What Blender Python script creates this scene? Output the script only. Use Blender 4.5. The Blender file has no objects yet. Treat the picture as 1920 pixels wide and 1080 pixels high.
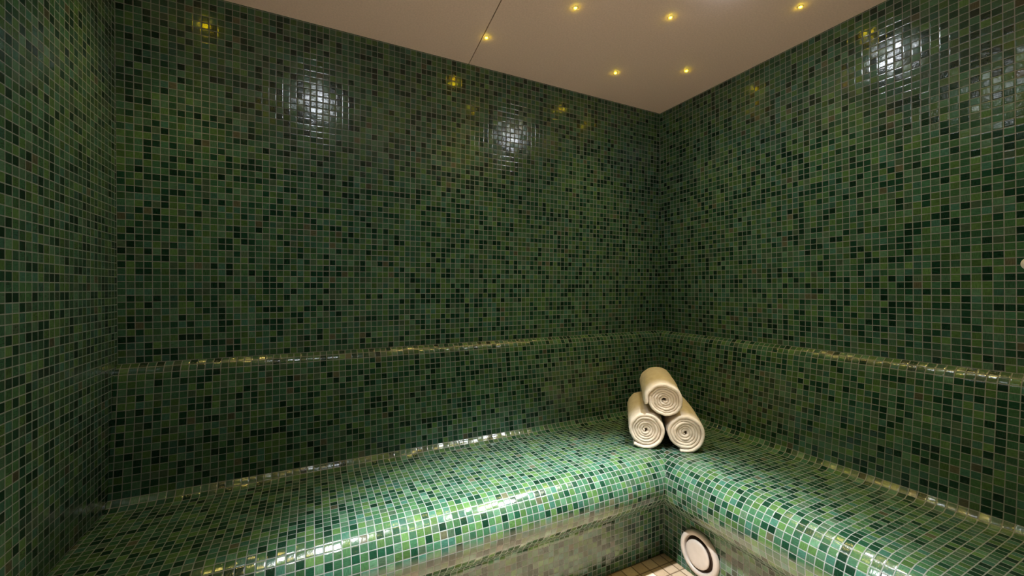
import bpy, bmesh, math, random
from mathutils import Vector, Matrix, noise

random.seed(7)
scene = bpy.context.scene
COL = scene.collection

# ------------------------------------------------------------------ layout
# camera stands at X=0, Y=0; X runs along the back wall, Y into the room depth
CAM_Z = 1.032                      # eye height above the floor
WB = 1.557                         # back wall plane (Y) at ledge height
WR = 1.634                         # right wall plane (X) at ledge height
WL = -0.504                        # left wall plane (X)
WF = -0.95                         # front wall plane (Y), behind the camera
P = 0.01998                        # mosaic pitch
Z_LEDGE = CAM_Z - 0.221
Z_SEAT = CAM_Z - 0.610
Z_CEIL = CAM_Z + 0.9014
LEAN = 0.020                       # the upper walls lean in by this much at the ceiling
FX, YAW = 759.0, math.atan2(0.4435, 0.8963)

# ------------------------------------------------------------------ helpers
def link(o, parent=None):
    COL.objects.link(o)
    if parent is not None:
        o.parent = parent
    return o

def mesh_obj(name, verts, faces, mat, parent=None, uvs=None, smooth=False):
    me = bpy.data.meshes.new(name)
    me.from_pydata(verts, [], faces)
    if uvs is not None:
        lay = me.uv_layers.new(name='UVMap')
        for lp in me.loops:
            lay.data[lp.index].uv = uvs[lp.vertex_index]
    me.materials.append(mat)
    if smooth:
        for p in me.polygons:
            p.use_smooth = True
    me.update()
    return link(bpy.data.objects.new(name, me), parent)

def bm_obj(name, bm, mat, parent=None, smooth=True):
    me = bpy.data.meshes.new(name)
    bm.normal_update()
    bm.to_mesh(me); bm.free()
    me.materials.append(mat)
    if smooth:
        for p in me.polygons:
            p.use_smooth = True
    return link(bpy.data.objects.new(name, me), parent)

def empty(name, loc, parent=None):
    o = bpy.data.objects.new(name, None)
    o.empty_display_size = 0.05
    o.location = loc
    return link(o, parent)

def tag(o, label=None, cat=None, group=None, kind=None):
    if label: o['label'] = label
    if cat: o['category'] = cat
    if group: o['group'] = group
    if kind: o['kind'] = kind
    return o

def lathe(profile, seg=48, axis='Z', cap_first=False, cap_last=False):
    """profile: list of (radius, height); revolved about Z."""
    bm = bmesh.new()
    rings = []
    for r, h in profile:
        if r < 1e-6:
            rings.append([bm.verts.new((0, 0, h))])
        else:
            rings.append([bm.verts.new((r*math.cos(2*math.pi*k/seg), r*math.sin(2*math.pi*k/seg), h)) for k in range(seg)])
    for a, b in zip(rings[:-1], rings[1:]):
        for k in range(seg):
            k2 = (k+1) % seg
            if len(a) == 1 and len(b) == 1:
                continue
            if len(a) == 1:
                bm.faces.new((a[0], b[k], b[k2]))
            elif len(b) == 1:
                bm.faces.new((a[k], b[0], a[k2]))
            else:
                bm.faces.new((a[k], b[k], b[k2], a[k2]))
    if cap_first and len(rings[0]) > 1: bm.faces.new(rings[0])
    if cap_last and len(rings[-1]) > 1: bm.faces.new(rings[-1])
    bmesh.ops.recalc_face_normals(bm, faces=bm.faces)
    return bm

# ------------------------------------------------------------------ materials
class NT:
    def __init__(self, name):
        self.mat = bpy.data.materials.new(name)
        self.mat.use_nodes = True
        self.t = self.mat.node_tree
        self.bsdf = self.t.nodes['Principled BSDF']
    def n(self, kind, **kw):
        nd = self.t.nodes.new(kind)
        for k, v in kw.items():
            setattr(nd, k, v)
        return nd
    def l(self, a, b):
        self.t.links.new(a, b)
    def math(self, op, a, b=None, c=None, clamp=False):
        nd = self.n('ShaderNodeMath', operation=op, use_clamp=clamp)
        for i, v in enumerate((a, b, c)):
            if v is None: continue
            if isinstance(v, (int, float)): nd.inputs[i].default_value = v
            else: self.l(v, nd.inputs[i])
        return nd.outputs[0]
    def vmath(self, op, a, b=None, scale=None):
        nd = self.n('ShaderNodeVectorMath', operation=op)
        for i, v in enumerate((a, b)):
            if v is None: continue
            if isinstance(v, (tuple, list)): nd.inputs[i].default_value = v
            else: self.l(v, nd.inputs[i])
        if scale is not None:
            if isinstance(scale, (int, float)): nd.inputs['Scale'].default_value = scale
            else: self.l(scale, nd.inputs['Scale'])
        return nd.outputs[0]
    def mix(self, fac, a, b, blend='MIX'):
        nd = self.n('ShaderNodeMix', data_type='RGBA', blend_type=blend)
        for sock, v in ((nd.inputs['Factor'], fac), (nd.inputs['A'], a), (nd.inputs['B'], b)):
            if isinstance(v, (int, float)): sock.default_value = v
            elif isinstance(v, (tuple, list)): sock.default_value = (*v, 1) if len(v) == 3 else v
            else: self.l(v, sock)
        return nd.outputs['Result']
    def ramp(self, fac, stops, interp='LINEAR'):
        nd = self.n('ShaderNodeValToRGB')
        cr = nd.color_ramp
        cr.interpolation = interp
        while len(cr.elements) < len(stops):
            cr.elements.new(0.5)
        for e, (p, c) in zip(cr.elements, stops):
            e.position = p
            e.color = (*c, 1)
        self.l(fac, nd.inputs[0])
        return nd.outputs[0]

def mosaic_material(name, seed, jitter=0.022, sag=0.0, gloss=0.14):
    m = NT(name)
    tc = m.n('ShaderNodeTexCoord')
    uv = m.vmath('ADD', tc.outputs['UV'], (seed*37.0, seed*53.0, 0))
    cell = m.vmath('FLOOR', uv)
    fr = m.vmath('FRACTION', uv)
    sep = m.n('ShaderNodeSeparateXYZ'); m.l(fr, sep.inputs[0])
    # distance to the tile edge, in tile units
    ex = m.math('SUBTRACT', 0.5, m.math('ABSOLUTE', m.math('SUBTRACT', sep.outputs[0], 0.5)))
    ey = m.math('SUBTRACT', 0.5, m.math('ABSOLUTE', m.math('SUBTRACT', sep.outputs[1], 0.5)))
    edge = m.math('MINIMUM', ex, ey)
    mr = m.n('ShaderNodeMapRange', interpolation_type='SMOOTHSTEP')
    m.l(edge, mr.inputs['Value'])
    mr.inputs['From Min'].default_value = 0.036
    mr.inputs['From Max'].default_value = 0.062
    tile = mr.outputs[0]                         # 1 on glass, 0 in the joint
    wn = m.n('ShaderNodeTexWhiteNoise', noise_dimensions='2D'); m.l(cell, wn.inputs['Vector'])
    wn2 = m.n('ShaderNodeTexWhiteNoise', noise_dimensions='2D')
    m.l(m.vmath('ADD', cell, (211.3, 97.7, 0)), wn2.inputs['Vector'])
    col = m.ramp(wn.outputs['Value'], PALETTE, 'CONSTANT')
    # value shift from tile to tile
    vary = m.math('MULTIPLY_ADD', wn2.outputs['Value'], 0.55, 0.72)
    # pulled-glass streaks, along the tile or across it
    sc2 = m.n('ShaderNodeSeparateColor'); m.l(wn2.outputs['Color'], sc2.inputs[0])
    sa = m.n('ShaderNodeTexNoise', noise_dimensions='2D'); sa.inputs['Scale'].default_value = 1.0
    sa.inputs['Detail'].default_value = 3.0
    m.l(m.vmath('MULTIPLY', uv, (1.7, 11.0, 1)), sa.inputs['Vector'])
    sb = m.n('ShaderNodeTexNoise', noise_dimensions='2D'); sb.inputs['Scale'].default_value = 1.0
    sb.inputs['Detail'].default_value = 3.0
    m.l(m.vmath('MULTIPLY', uv, (11.0, 1.7, 1)), sb.inputs['Vector'])
    pick = m.math('GREATER_THAN', sc2.outputs[1], 0.5)
    streak = m.math('ADD', m.math('MULTIPLY', sa.outputs[0], pick),
                    m.math('MULTIPLY', sb.outputs[0], m.math('SUBTRACT', 1.0, pick)))
    sfac = m.math('MULTIPLY_ADD', streak, 1.1, 0.45)
    k = m.math('MULTIPLY', vary, sfac)
    colv = m.vmath('SCALE', col, scale=k)
    gn = m.n('ShaderNodeTexNoise', noise_dimensions='2D'); gn.inputs['Scale'].default_value = 2.0
    m.l(uv, gn.inputs['Vector'])
    grout = m.ramp(gn.outputs[0], [(0.3, (0.190, 0.200, 0.200)), (0.7, (0.250, 0.262, 0.262))])
    m.l(m.mix(tile, grout, colv), m.bsdf.inputs['Base Color'])
    m.l(m.math('MULTIPLY_ADD', tile, gloss-0.80, 0.80), m.bsdf.inputs['Roughness'])
    m.l(m.math('MULTIPLY_ADD', tile, 0.40, 0.15), m.bsdf.inputs['Specular IOR Level'])
    # every tile is set a little out of true, its face pillowed and rippled
    geo = m.n('ShaderNodeNewGeometry')
    j = m.vmath('SUBTRACT', wn2.outputs['Color'], (0.5, 0.5, 0.5))
    nrm = m.vmath('NORMALIZE', m.vmath('ADD', m.vmath('ADD', geo.outputs['Normal'], (0, 0, -sag)), m.vmath('SCALE', j, scale=jitter*2)))
    rp = m.n('ShaderNodeTexNoise', noise_dimensions='2D'); rp.inputs['Scale'].default_value = 2.6
    rp.inputs['Detail'].default_value = 2.5
    m.l(uv, rp.inputs['Vector'])
    mh = m.n('ShaderNodeMapRange', interpolation_type='SMOOTHSTEP')
    m.l(edge, mh.inputs['Value']); mh.inputs['From Min'].default_value = 0.02; mh.inputs['From Max'].default_value = 0.16
    hgt = m.math('ADD', m.math('MULTIPLY', mh.outputs[0], 0.30),
                 m.math('MULTIPLY', m.math('ADD', m.math('MULTIPLY', rp.outputs[0], 0.35), m.math('MULTIPLY', streak, 0.12)), tile))
    bp = m.n('ShaderNodeBump'); bp.inputs['Strength'].default_value = 0.5
    bp.inputs['Distance'].default_value = 0.0011
    m.l(hgt, bp.inputs['Height']); m.l(nrm, bp.inputs['Normal'])
    m.l(bp.outputs[0], m.bsdf.inputs['Normal'])
    return m.mat

PALETTE = [
    (0.00, (0.0054, 0.0275, 0.0139)),
    (0.12, (0.0083, 0.0398, 0.0209)),
    (0.22, (0.0273, 0.0825, 0.0417)),
    (0.34, (0.0379, 0.1009, 0.0417)),
    (0.47, (0.0341, 0.0994, 0.0563)),
    (0.60, (0.0531, 0.1147, 0.0355)),
    (0.70, (0.0562, 0.1284, 0.0755)),
    (0.79, (0.0341, 0.1025, 0.0740)),
    (0.86, (0.0623, 0.1315, 0.0431)),
    (0.93, (0.0506, 0.0928, 0.0551)),
    (0.985, (0.0740, 0.0783, 0.0459)),
]

def plain(name, color, rough=0.5, spec=0.5, bump=None, metallic=0.0):
    m = NT(name)
    tc = m.n('ShaderNodeTexCoord')
    nz = m.n('ShaderNodeTexNoise'); nz.inputs['Scale'].default_value = bump[0] if bump else 30.0
    nz.inputs['Detail'].default_value = 4.0
    m.l(tc.outputs['Object'], nz.inputs['Vector'])
    dark = tuple(c*0.90 for c in color)
    m.l(m.ramp(nz.outputs[0], [(0.35, dark), (0.65, color)]), m.bsdf.inputs['Base Color'])
    m.bsdf.inputs['Roughness'].default_value = rough
    m.bsdf.inputs['Specular IOR Level'].default_value = spec
    m.bsdf.inputs['Metallic'].default_value = metallic
    if bump:
        bp = m.n('ShaderNodeBump'); bp.inputs['Distance'].default_value = bump[1]
        m.l(nz.outputs[0], bp.inputs['Height']); m.l(bp.outputs[0], m.bsdf.inputs['Normal'])
    return m.mat

def emit(name, color, strength):
    m = NT(name)
    m.bsdf.inputs['Base Color'].default_value = (*color, 1)
    m.bsdf.inputs['Emission Color'].default_value = (*color, 1)
    m.bsdf.inputs['Emission Strength'].default_value = strength
    return m.mat

def floor_material():
    m = NT('beige_floor_tile')
    tc = m.n('ShaderNodeTexCoord')
    cell = m.vmath('FLOOR', tc.outputs['UV'])
    fr = m.vmath('FRACTION', tc.outputs['UV'])
    sep = m.n('ShaderNodeSeparateXYZ'); m.l(fr, sep.inputs[0])
    ex = m.math('SUBTRACT', 0.5, m.math('ABSOLUTE', m.math('SUBTRACT', sep.outputs[0], 0.5)))
    ey = m.math('SUBTRACT', 0.5, m.math('ABSOLUTE', m.math('SUBTRACT', sep.outputs[1], 0.5)))
    edge = m.math('MINIMUM', ex, ey)
    mr = m.n('ShaderNodeMapRange', interpolation_type='SMOOTHSTEP')
    m.l(edge, mr.inputs['Value']); mr.inputs['From Min'].default_value = 0.03; mr.inputs['From Max'].default_value = 0.06
    wn = m.n('ShaderNodeTexWhiteNoise', noise_dimensions='2D'); m.l(cell, wn.inputs['Vector'])
    col = m.ramp(wn.outputs['Value'], [(0.0, (0.60, 0.42, 0.27)), (0.5, (0.74, 0.55, 0.38)), (1.0, (0.84, 0.68, 0.52))])
    nz = m.n('ShaderNodeTexNoise'); nz.inputs['Scale'].default_value = 6.0; nz.inputs['Detail'].default_value = 5.0
    m.l(tc.outputs['UV'], nz.inputs['Vector'])
    k = m.math('MULTIPLY_ADD', nz.outputs[0], 0.4, 0.8)
    m.l(m.mix(mr.outputs[0], (0.27, 0.18, 0.11), m.vmath('SCALE', col, scale=k)), m.bsdf.inputs['Base Color'])
    m.bsdf.inputs['Roughness'].default_value = 0.45
    bp = m.n('ShaderNodeBump'); bp.inputs['Distance'].default_value = 0.001
    m.l(mr.outputs[0], bp.inputs['Height']); m.l(bp.outputs[0], m.bsdf.inputs['Normal'])
    return m.mat

def terry_material():
    m = NT('cream_terry_cloth')
    tc = m.n('ShaderNodeTexCoord')
    a = m.n('ShaderNodeTexNoise'); a.inputs['Scale'].default_value = 420.0; a.inputs['Detail'].default_value = 2.0
    m.l(tc.outputs['Object'], a.inputs['Vector'])
    b = m.n('ShaderNodeTexNoise'); b.inputs['Scale'].default_value = 45.0; b.inputs['Detail'].default_value = 3.0
    m.l(tc.outputs['Object'], b.inputs['Vector'])
    c1 = m.ramp(b.outputs[0], [(0.3, (0.80, 0.67, 0.53)), (0.7, (0.92, 0.81, 0.68))])
    m.l(m.mix(a.outputs[0], m.vmath('SCALE', c1, scale=0.80), c1), m.bsdf.inputs['Base Color'])
    m.bsdf.inputs['Roughness'].default_value = 0.95
    m.bsdf.inputs['Specular IOR Level'].default_value = 0.1
    m.bsdf.inputs['Sheen Weight'].default_value = 0.25
    m.bsdf.inputs['Sheen Roughness'].default_value = 0.5
    h = m.math('ADD', m.math('MULTIPLY', a.outputs[0], 0.7), m.math('MULTIPLY', b.outputs[0], 0.9))
    bp = m.n('ShaderNodeBump'); bp.inputs['Distance'].default_value = 0.0022; bp.inputs['Strength'].default_value = 0.8
    m.l(h, bp.inputs['Height']); m.l(bp.outputs[0], m.bsdf.inputs['Normal'])
    return m.mat

M_BACK = mosaic_material('green_glass_mosaic_back', 1, 0.022, 0.016)
M_RIGHT = mosaic_material('green_glass_mosaic_right', 2, 0.030, 0.026)
M_LEFT = mosaic_material('green_glass_mosaic_left', 3, 0.022, 0.010)
M_FRONT = mosaic_material('green_glass_mosaic_front', 4)
M_BENCH = mosaic_material('green_glass_mosaic_bench', 5, 0.065, 0.0, 0.16)
M_BENCH2 = mosaic_material('green_glass_mosaic_side_bench', 6, 0.065, 0.0, 0.16)
M_CEIL = plain('beige_ceiling_panel', (0.90, 0.72, 0.66), 0.6, 0.3, (180.0, 0.0002))
M_SEAM = plain('dark_seam_backing', (0.10, 0.08, 0.06), 0.9, 0.1)
M_FLOOR = floor_material()
M_TERRY = terry_material()
M_VALVE = plain('white_painted_valve', (0.60, 0.53, 0.48), 0.35, 0.5)
M_DUCT = plain('dark_duct', (0.05, 0.03, 0.02), 0.8, 0.2)
M_TRIM = plain('white_lamp_trim', (0.75, 0.73, 0.70), 0.4, 0.5)
M_BEZEL = plain('brass_bezel', (0.45, 0.36, 0.20), 0.35, 0.5)
M_STAR = emit('yellow_star_lens', (1.0, 0.74, 0.004), 120.0)
M_LAMP = emit('cool_white_lamp_lens', (0.86, 0.92, 1.0), 150.0)
M_FILL_LENS = emit('added_fill_lens', (0.90, 0.93, 1.0), 12.0)  # weak lens of the unseen rear lamps added for fill
M_KNOB = plain('white_plastic', (0.80, 0.76, 0.72), 0.4, 0.5)

# ------------------------------------------------------------------ room shell
T = 0.12
def slab(name, quad_front, uvs, mat, out):
    """wall slab: strip of front-face points (lower left, lower right, mid.., upper) with thickness along out"""
    n = len(quad_front)
    v = [Vector(p) for p in quad_front]
    v2 = [p + Vector(out)*T for p in v]
    rows = n // 2
    faces = []
    for r in range(rows-1):
        a, b, c, d = 2*r, 2*r+1, 2*r+3, 2*r+2
        faces.append((a, b, c, d))
        faces.append((n+b, n+a, n+d, n+c))
        faces.append((a, d, n+d, n+a)); faces.append((b, n+b, n+c, c))
    faces.append((0, n, n+1, 1)); faces.append((n-2, n-1, 2*n-1, 2*n-2))
    o = mesh_obj(name, [tuple(p) for p in v+v2], faces, mat, uvs=uvs+uvs)
    return tag(o, kind='structure')

zt = Z_CEIL + 0.02
LT_ = LEAN*(zt-Z_LEDGE)/(Z_CEIL-Z_LEDGE)
vz = lambda z: (z - Z_LEDGE)/P
E = 0.06
# back wall (U counted from the left corner)
slab('wall_back',
     [(WL-E, WB, -0.05), (WR+E, WB, -0.05), (WL-E, WB, Z_LEDGE), (WR+E, WB, Z_LEDGE), (WL-E, WB-LT_, zt), (WR+E, WB-LT_, zt)],
     [((x-WL)/P, vz(z)) for x, z in ((WL-E, -0.05), (WR+E, -0.05), (WL-E, Z_LEDGE), (WR+E, Z_LEDGE), (WL-E, zt), (WR+E, zt))],
     M_BACK, (0, 1, 0))
slab('wall_right',
     [(WR, WB+E, -0.05), (WR, WF-E, -0.05), (WR, WB+E, Z_LEDGE), (WR, WF-E, Z_LEDGE), (WR-LT_, WB+E, zt), (WR-LT_, WF-E, zt)],
     [((WB-y)/P+0.05, vz(z)) for y, z in ((WB+E, -0.05), (WF-E, -0.05), (WB+E, Z_LEDGE), (WF-E, Z_LEDGE), (WB+E, zt), (WF-E, zt))],
     M_RIGHT, (1, 0, 0))
slab('wall_left',
     [(WL, WF-E, -0.05), (WL, WB+E, -0.05), (WL, WF-E, zt), (WL, WB+E, zt)],
     [((y-WB)/P, vz(z)+0.35) for y, z in ((WF-E, -0.05), (WB+E, -0.05), (WF-E, zt), (WB+E, zt))],
     M_LEFT, (-1, 0, 0))
slab('wall_front',
     [(WR+E, WF, -0.05), (WL-E, WF, -0.05), (WR+E, WF, zt), (WL-E, WF, zt)],
     [((WR-x)/P, vz(z)) for x, z in ((WR+E, -0.05), (WL-E, -0.05), (WR+E, zt), (WL-E, zt))],
     M_FRONT, (0, -1, 0))

# floor
FP = 0.0485
fx, fy = WR-0.406, WB-0.406          # inner corner of the risers
fv = [(WL-E, WF-E, 0), (WR+E, WF-E, 0), (WR+E, WB+E, 0), (WL-E, WB+E, 0)]
fb = [(x, y, -0.1) for x, y, z in fv]
fuv = [((x-fx)/FP+0.45, (y-fy)/FP) for x, y, z in fv]
o = mesh_obj('floor', fv+fb, [(0, 1, 2, 3), (7, 6, 5, 4), (0, 4, 5, 1), (1, 5, 6, 2), (2, 6, 7, 3), (3, 7, 4, 0)], M_FLOOR, uvs=fuv+fuv)
tag(o, kind='structure')

# ceiling: two boards with a narrow open seam between them
sx = lambda y: 0.568 + (y-1.554)*0.0885       # seam line
g = 0.0016
cv, cf = [], []
def board(poly, z0, z1):
    b = len(cv); n = len(poly)
    cv.extend((x, y, z0) for x, y in poly); cv.extend((x, y, z1) for x, y in poly)
    cf.append(tuple(b+i for i in reversed(range(n)))); cf.append(tuple(b+n+i for i in range(n)))
    for i in range(n):
        j = (i+1) % n
        cf.append((b+i, b+j, b+n+j, b+n+i))
y0, y1 = WF-E, WB+E
board([(WL-E, y0), (sx(y0)-g, y0), (sx(y1)-g, y1), (WL-E, y1)], Z_CEIL, Z_CEIL+0.018)
board([(sx(y0)+g, y0), (WR+E, y0), (WR+E, y1), (sx(y1)+g, y1)], Z_CEIL, Z_CEIL+0.018)
nb = len(cf)
board([(WL-E, y0), (WR+E, y0), (WR+E, y1), (WL-E, y1)], Z_CEIL+0.018, Z_CEIL+0.06)
o = mesh_obj('ceiling', cv, cf, M_CEIL)
o.data.materials.append(M_SEAM)
for i in range(nb, len(cf)): o.data.polygons[i].material_index = 1
tag(o, kind='structure')

# ------------------------------------------------------------------ built-in bench
def arc(cx, cz, r, a0, a1, n):
    """points on a circle, angle measured from straight up, turning towards the room (d grows)"""
    return [(cx + r*math.sin(math.radians(a0+(a1-a0)*i/n)), cz + r*math.cos(math.radians(a0+(a1-a0)*i/n))) for i in range(n+1)]

# profile as (distance from the wall, height)
back = []
d, z, ang = 0.0, Z_LEDGE, 22.0
steps = 14; L = 0.050
back.append((0.0, z))
for i in range(steps):                       # rounded ledge
    ang = 22.0 + (83.3-22.0)*(i+0.5)/steps
    d += L/steps*math.cos(math.radians(ang)); z -= L/steps*math.sin(math.radians(ang))
    back.append((d, z))
d0, z0 = d, z
RC = 0.036                                   # cove between backrest and seat
slope = math.radians(83.3)
zc = Z_SEAT + RC
# backrest face leans out to the cove
ze = zc - RC*math.cos(slope)
de = d0 + (z0-ze)/math.tan(slope)
for i in range(1, 13):
    back.append((d0+(de-d0)*i/12, z0+(ze-z0)*i/12))
cxx = de + RC*math.sin(slope)
seat = [(cxx - RC*math.sin(slope*(1-i/12)), zc - RC*math.cos(slope*(1-i/12))) for i in range(13)]
RN, DN = 0.095, 0.427                        # rounded nose
for i in range(1, 12):
    seat.append((cxx+(DN-cxx)*i/11, Z_SEAT))
nose = arc(DN, Z_SEAT-RN, RN, 0, 145, 40)
seat += nose[1:33]
riser = nose[32:]
RF, DF = 0.040, 0.406                        # undercut runs back into the riser
td, tz = nose[-1]
dirv = (math.cos(math.radians(145)), -math.sin(math.radians(145)))
fil = RF*(1-math.cos(math.radians(55)))
run = (td - DF - fil)/(-dirv[0])
for i in range(1, 7):
    riser.append((td+dirv[0]*run*i/6, tz+dirv[1]*run*i/6))
sd, sz = riser[-1]
fz = sz - RF*math.sin(math.radians(55))
for i in range(1, 11):
    a = math.radians(55*(1-i/10))
    riser.append((DF + RF*(1-math.cos(a)), fz + RF*math.sin(a)))
for i in range(1, 9):
    riser.append((DF, fz*(1-i/8)))

def resample(prof, step):
    """points every tile pitch along the profile: the tiles are flat, the curves are facets"""
    out = [prof[0]]; need = step
    for (a, b), (c, e) in zip(prof[:-1], prof[1:]):
        L_ = math.hypot(c-a, e-b); pos = 0.0
        while L_ - pos >= need - 1e-9:
            pos += need; need = step
            out.append((a+(c-a)*pos/L_, b+(e-b)*pos/L_))
        need -= (L_-pos)
    return out
full = resample(back + seat[1:] + riser[1:], P)
full = [(max(dd, 0.0008), zz) for dd, zz in full]
i1 = min(range(len(full)), key=lambda i: abs(full[i][1]-(ze-0.003)) + (10 if full[i][0] > 0.2 else 0))
i2 = min(range(len(full)), key=lambda i: math.hypot(full[i][0]-riser[0][0], full[i][1]-riser[0][1]))
if full[-1][1] > 0.003:
    full.append((DF, 0.0012))
S = [k*P for k in range(len(full))]
S[-1] = S[-2] + full[-2][1] - full[-1][1]
back, seat, riser = full[:i1+1], full[i1:i2+1], full[i2:]
s_back, s_seat, s_riser = S[:i1+1], S[i1:i2+1], S[i2:]

bench = empty('tiled_bench', (WR-0.45, WB-0.45, 0))
tag(bench, 'L-shaped built-in corner bench covered in glossy green glass mosaic', 'bench')

def wing(name, prof, ss, side):
    n = 40
    v, f, uv = [], [], []
    for (dd, zz), s in zip(prof, ss):
        for k in range(n+1):
            if side == 'back':
                x = WL + 0.0008 + (WR-dd-WL-0.0008)*k/n
                v.append((x, WB-dd, zz)); uv.append(((x-WL)/P+0.47, -s/P))
            else:
                y = WF + 0.0008 + (WB-dd-WF-0.0008)*k/n
                v.append((WR-dd, y, zz)); uv.append(((WB-y)/P+0.40, -s/P))
    for r in range(len(prof)-1):
        for k in range(n):
            a = r*(n+1)+k
            q = (a, a+n+1, a+n+2, a+1)
            f.append(q if side == 'back' else tuple(reversed(q)))
    bo = bench.location
    v = [(x-bo.x, y-bo.y, z) for x, y, z in v]
    return mesh_obj(name, v, f, M_BENCH if side == 'back' else M_BENCH2, bench, uv, True)
for side in ('back', 'right'):
    wing('backrest', back, s_back, side)
    wing('seat', seat, s_seat, side)
    wing('riser', riser, s_riser, side)

# ------------------------------------------------------------------ rolled towels
AX = Vector((0.656, 0.755, 0)); AX.normalize()          # from the front ends towards the corner
SIDE = Vector((AX.y, -AX.x, 0))                          # to the right
def towel(name, front, zc, R, length, seed, end_deg, squash=(1.0, 1.0)):
    rnd = random.Random(seed)
    turns = 6.0
    th = 0.0098
    r_out = R - th/2
    r_in = 0.006
    pitch = (r_out-r_in)/turns
    end = math.radians(end_deg)
    N = int(turns*56)
    verts, faces = [], []
    ring = None
    def wob(th_, y, r):
        q = Vector((math.cos(th_)*1.3+seed*3.1, math.sin(th_)*1.3, y*5.0))
        return noise.noise(q)*0.0036*(r/R) + noise.noise(q*3.0)*0.0016 + noise.noise(Vector((q.x*9, q.y*9, y*70.0)))*0.0009
    ns = 40
    prof = None
    for i in range(N+1):
        f = i/N
        a = end - turns*2*math.pi*(1-f)
        # the outer wrap is the doubled, fatter one
        wide = max(0.0, (f-(1-1/turns))*turns)
        r = r_in + (r_out-r_in-0.0035)*f + 0.0035*wide
        fat = min(1.0, max(0.0, (f-(1-1.15/turns))*turns/0.15))
        # the last quarter turn is the free hem, a little looser and fatter
        loose = max(0.0, (f-(1-0.12/turns))/(0.12/turns))
        t = (pitch*1.0 + 0.0028*fat)*(1.0 + 0.20*noise.noise(Vector((a*0.9, seed*7.3, r*90))))
        if f < 0.02: t *= 0.5+25*f
        rr = r + 0.0022*loose
        lay = (r/R)
        core = 0.0115*(1-lay)**1.1                    # core sits back from the rim
        yf = -length/2 + core + 0.0045*noise.noise(Vector((a*0.8, seed*1.7, 3.3))) + 0.005*min(1.0, max(0.0, (0.86-lay)/0.04))
        yb = length/2 - 0.7*core + 0.003*noise.noise(Vector((a*0.8, seed*2.7, 9.3)))
        loop = []
        hh = t/2
        for k in range(7):                             # front rounded edge, inner to outer
            b = -math.pi/2 + math.pi*k/6
            loop.append((yf + hh - hh*math.cos(b), hh*math.sin(b)))
        for k in range(1, ns):
            loop.append((yf+hh + (yb-yf-2*hh)*k/ns, hh))
        for k in range(7):
            b = math.pi/2 - math.pi*k/6
            loop.append((yb - hh + hh*math.cos(b), hh*math.sin(b)))
        for k in range(1, ns):
            loop.append((yb-hh - (yb-yf-2*hh)*k/ns, -hh))
        cur = []
        for y, o in loop:
            bulge = 1.0 + 0.035*math.sin(math.pi*(y/length+0.5))*lay
            rad = max(0.001, rr+o)
            rad = rad*bulge*0.985 + wob(a, y, r)
            x = math.sin(a)*rad*squash[0]
            z = -math.cos(a)*rad*squash[1]
            # the weight flattens the bottom
            lim = -R*0.945
            if z < lim: z = lim + (z-lim)*0.25
            jit = 0.00035
            cur.append(len(verts))
            verts.append((x+rnd.uniform(-jit, jit), y+rnd.uniform(-jit, jit), z+rnd.uniform(-jit, jit)))
        if ring is not None:
            m = len(cur)
            for k in range(m):
                k2 = (k+1) % m
                faces.append((ring[k], ring[k2], cur[k2], cur[k]))
        else:
            faces.append(tuple(cur))
        ring = cur
    faces.append(tuple(reversed(ring)))
    o = mesh_obj(name, verts, faces, M_TERRY, None, None, True)
    zmin = min(v[2] for v in verts)
    c = Vector(front) + AX*length/2
    bm = bmesh.new(); bm.from_mesh(o.data); bmesh.ops.recalc_face_normals(bm, faces=bm.faces); bm.to_mesh(o.data); bm.free()
    o.location = (c.x, c.y, zc if zc is not None else Z_SEAT + 0.001 - zmin)
    o.rotation_euler = (0, 0, math.atan2(AX.y, AX.x)-math.pi/2)
    return o
TL = 0.345
t1 = towel('rolled_towel', (1.1343, 1.149, 0), None, 0.0706, TL, 1, 38, (-1.0, 1.0))
tag(t1, 'cream rolled towel at lower left of the small pyramid on the bench', 'towel', 'rolled towels in the corner')
t2 = towel('rolled_towel', (1.2400, 1.057, 0), None, 0.0705, TL, 2, 16, (-1.0, 1.0))
tag(t2, 'cream rolled towel at lower right of the small pyramid on the bench', 'towel', 'rolled towels in the corner')
t3 = towel('rolled_towel', (1.184, 1.102, 0), Z_SEAT+0.0675+0.1195, 0.0690, TL+0.01, 3, -75, (1.03, 0.96))
tag(t3, 'cream rolled towel lying on top of the other two rolled towels', 'towel', 'rolled towels in the corner')

# ------------------------------------------------------------------ round valve on the riser of the side bench
vx, vy, vzc = WR-DF, 0.985, CAM_Z-0.9355
valve = empty('air_valve', (vx, vy, vzc))
tag(valve, 'round white disc valve low on the green bench riser', 'vent')
rotv = Matrix.Rotation(-math.pi/2, 4, 'Y')        # +Z of the lathe points out to -X
def vpart(name, bm, mat):
    bmesh.ops.transform(bm, matrix=rotv, verts=bm.verts)
    return bm_obj(name, bm, mat, valve)
fl = [(0.054, 0.0006), (0.0775, 0.0006), (0.0780, 0.003), (0.0770, 0.008), (0.0745, 0.0125), (0.0690, 0.0150), (0.0640, 0.0152), (0.0605, 0.0135), (0.0585, 0.0095), (0.0575, 0.004), (0.0572, 0.0006), (0.054, 0.0006)]
vpart('flange', lathe(fl, 72), M_VALVE)
vpart('duct_opening', lathe([(0.0, 0.0012), (0.0570, 0.0012), (0.0570, 0.0006), (0, 0.0006)], 72), M_DUCT)
vpart('disc', lathe([(0.0, 0.006), (0.040, 0.008), (0.0455, 0.0105), (0.0475, 0.0135), (0.0470, 0.0165), (0.0445, 0.0185), (0.034, 0.0190), (0.0, 0.0185)], 72), M_VALVE)
vpart('spindle', lathe([(0.007, 0.001), (0.007, 0.009), (0.0, 0.009)], 24), M_DUCT)

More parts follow.
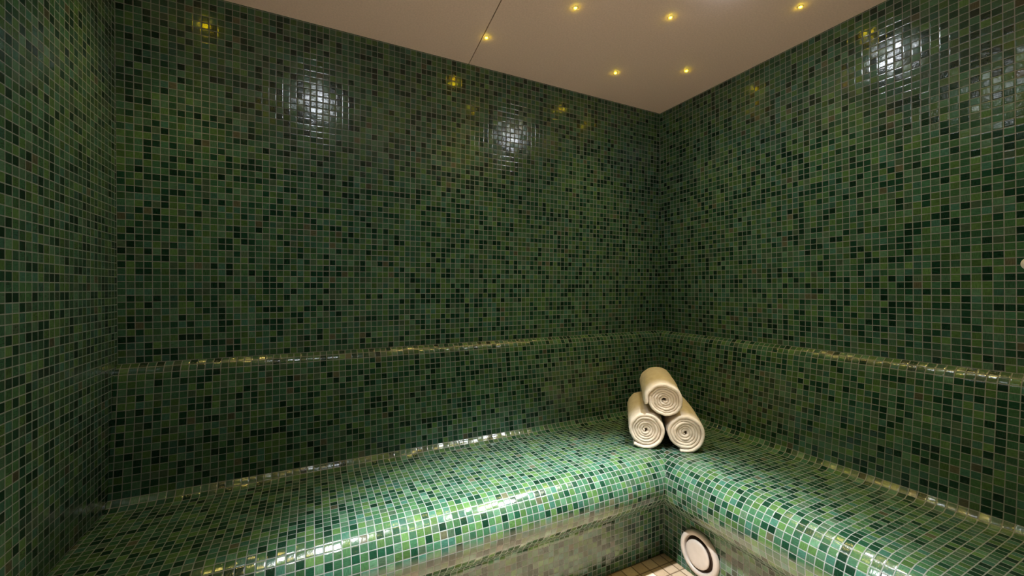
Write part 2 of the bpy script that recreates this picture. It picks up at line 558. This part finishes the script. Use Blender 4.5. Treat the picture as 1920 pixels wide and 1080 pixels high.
# ------------------------------------------------------------------ small white knob on the right wall
HK = 0.0614 + CAM_Z
kx = WR - LEAN*(HK-Z_LEDGE)/(Z_CEIL-Z_LEDGE)
knob = empty('wall_knob', (kx, 0.335, HK))
tag(knob, 'small round white knob on the green tiled wall at right edge', 'knob')
for nm, pr, mt in (('rosette', [(0, 0.0), (0.0165, 0.0), (0.0165, 0.003), (0.015, 0.005), (0.0, 0.0055)], M_KNOB),
                   ('button', [(0.0105, 0.004), (0.0105, 0.011), (0.0085, 0.0135), (0.0, 0.014)], M_KNOB)):
    bm = lathe(pr, 40); bmesh.ops.transform(bm, matrix=rotv, verts=bm.verts); bm_obj(nm, bm, mt, knob)

# ------------------------------------------------------------------ ceiling lamps
def ceil_pt(u, v):
    t = (Z_CEIL-CAM_Z)*FX/(540.5-v)
    a = (u-960)/FX
    return (t*(0.8963*a+0.4435), t*(-0.4435*a+0.8963))

flip = Matrix.Rotation(math.pi, 4, 'X')
bz = lathe([(0.0049, -0.001), (0.0075, -0.001), (0.0075, 0.0004), (0.0068, 0.0011), (0.0056, 0.0012), (0.0049, 0.0006), (0.0049, -0.001)], 28)
bmesh.ops.transform(bz, matrix=flip, verts=bz.verts)
ln = lathe([(0.0, -0.0005), (0.0048, -0.0005), (0.0048, 0.0014), (0.0040, 0.0024), (0.0022, 0.0031), (0.0, 0.0033)], 24)
bmesh.ops.transform(ln, matrix=flip, verts=ln.verts)
star = empty('star_light', (0, 0, Z_CEIL))
bezel = bm_obj('bezel', bz, M_BEZEL, star)
lens = bm_obj('lens', ln, M_STAR, star)
stars = [
    (ceil_pt(912, 71), 'tiny yellow ceiling light beside the thin ceiling seam'),
    (ceil_pt(1079, 15), 'tiny yellow ceiling light at the top edge, second from the seam'),
    (ceil_pt(1257, 33), 'tiny yellow ceiling light alone in the middle of the ceiling'),
    (ceil_pt(1501, 13), 'tiny yellow ceiling light farthest right, by the right wall'),
    (ceil_pt(1154, 137), 'tiny yellow ceiling light left of the two nearest the corner'),
    (ceil_pt(1287, 133), 'tiny yellow ceiling light right of the two nearest the corner'),
]
OFF = 'tiny yellow ceiling light above the view'
off = [(-0.33, 1.33), (-0.22, 0.62), (0.42, 0.55), (0.86, 0.45), (1.40, 0.40), (1.05, 0.10), (0.45, -0.2), (1.42, -0.05)]
for i, ((x, y), lab) in enumerate(stars + [(p, OFF) for p in off]):
    if i == 0:
        s = star
    else:
        s = star.copy(); COL.objects.link(s)
        for ch in (bezel, lens):
            c = ch.copy(); c.parent = s; COL.objects.link(c)
    s.location = (x, y, Z_CEIL)
    tag(s, lab, 'ceiling light', 'yellow star lights in the ceiling' if lab != OFF else 'yellow star lights above the view')

for (x, y), lab in stars + [(p, OFF) for p in off]:
    ld = bpy.data.lights.new('star_beam', 'SPOT')
    ld.energy = 3.6
    ld.color = (1.0, 0.74, 0.20)
    ld.spot_size = math.radians(88); ld.spot_blend = 1.0
    ld.shadow_soft_size = 0.009
    lo = bpy.data.objects.new('star_beam', ld)
    lo.location = (x, y, Z_CEIL-0.0042)
    link(lo)

tr = lathe([(0.0245, -0.001), (0.033, -0.001), (0.033, 0.002), (0.0315, 0.004), (0.027, 0.004), (0.0245, 0.001), (0.0245, -0.001)], 48)
bmesh.ops.transform(tr, matrix=flip, verts=tr.verts)
dl = lathe([(0.0, -0.0005), (0.024, -0.0005), (0.024, 0.0010), (0.0220, 0.0046), (0.0170, 0.0072), (0.010, 0.0086), (0.0, 0.0092)], 48)
bmesh.ops.transform(dl, matrix=flip, verts=dl.verts)
down = empty('downlight', (0, 0, Z_CEIL))
trim = bm_obj('trim', tr, M_TRIM, down)
dlens = bm_obj('lens', dl, M_LAMP, down)
fill_mesh = dlens.data.copy(); fill_mesh.materials[0] = M_FILL_LENS
DOWN = [(0.02, 0.78, 265, 60, (0.52, 0.69)), (1.12, 0.78, 205, 56, (0.66, 0.80)), (0.45, -0.30, 30, 46, (0.55, 0.0)), (1.00, -0.30, 30, 46, (0.60, 0.0))]  # rear pair (negative Y) is invented, added behind the camera for fill and bounce
for i, (x, y, pw, cone, aim) in enumerate(DOWN):
    if i == 0:
        s = down
    else:
        s = down.copy(); COL.objects.link(s)
        for ch in (trim, dlens):
            c = ch.copy(); c.parent = s; COL.objects.link(c)
            if ch is dlens and i >= 2: c.data = fill_mesh
    s.location = (x, y, Z_CEIL)
    tag(s, 'round white ceiling downlight above the view, rear pair added unseen for fill', 'ceiling light', 'downlights above the view')
    ld = bpy.data.lights.new('downlight_beam', 'SPOT')
    ld.energy = pw
    ld.color = (0.94, 0.97, 0.96)
    ld.spot_size = math.radians(cone); ld.spot_blend = 1.0
    ld.shadow_soft_size = 0.022
    lo = bpy.data.objects.new('downlight_beam', ld)
    lo.location = (x, y, Z_CEIL-0.012)
    dv = Vector((aim[0]-x, aim[1]-y, Z_SEAT-Z_CEIL))
    lo.rotation_euler = dv.to_track_quat('-Z', 'Y').to_euler()
    link(lo)

# ------------------------------------------------------------------ world, camera, view
w = bpy.data.worlds.new('World'); scene.world = w
w.use_nodes = True
w.node_tree.nodes['Background'].inputs[0].default_value = (0.0, 0.0, 0.0, 1)

cd = bpy.data.cameras.new('Camera')
cd.sensor_width = 36.0
cd.lens = 36.0*FX/1920.0
cd.clip_start = 0.02
co = link(bpy.data.objects.new('Camera', cd))
co.location = (0, 0, CAM_Z)
co.rotation_euler = (math.radians(90), 0, -YAW)
cd.shift_y = 0.0
scene.camera = co

scene.view_settings.view_transform = 'Standard'
scene.view_settings.look = 'None'
scene.view_settings.gamma = 1.0
scene.view_settings.use_curve_mapping = False
scene.view_settings.exposure = 0.76
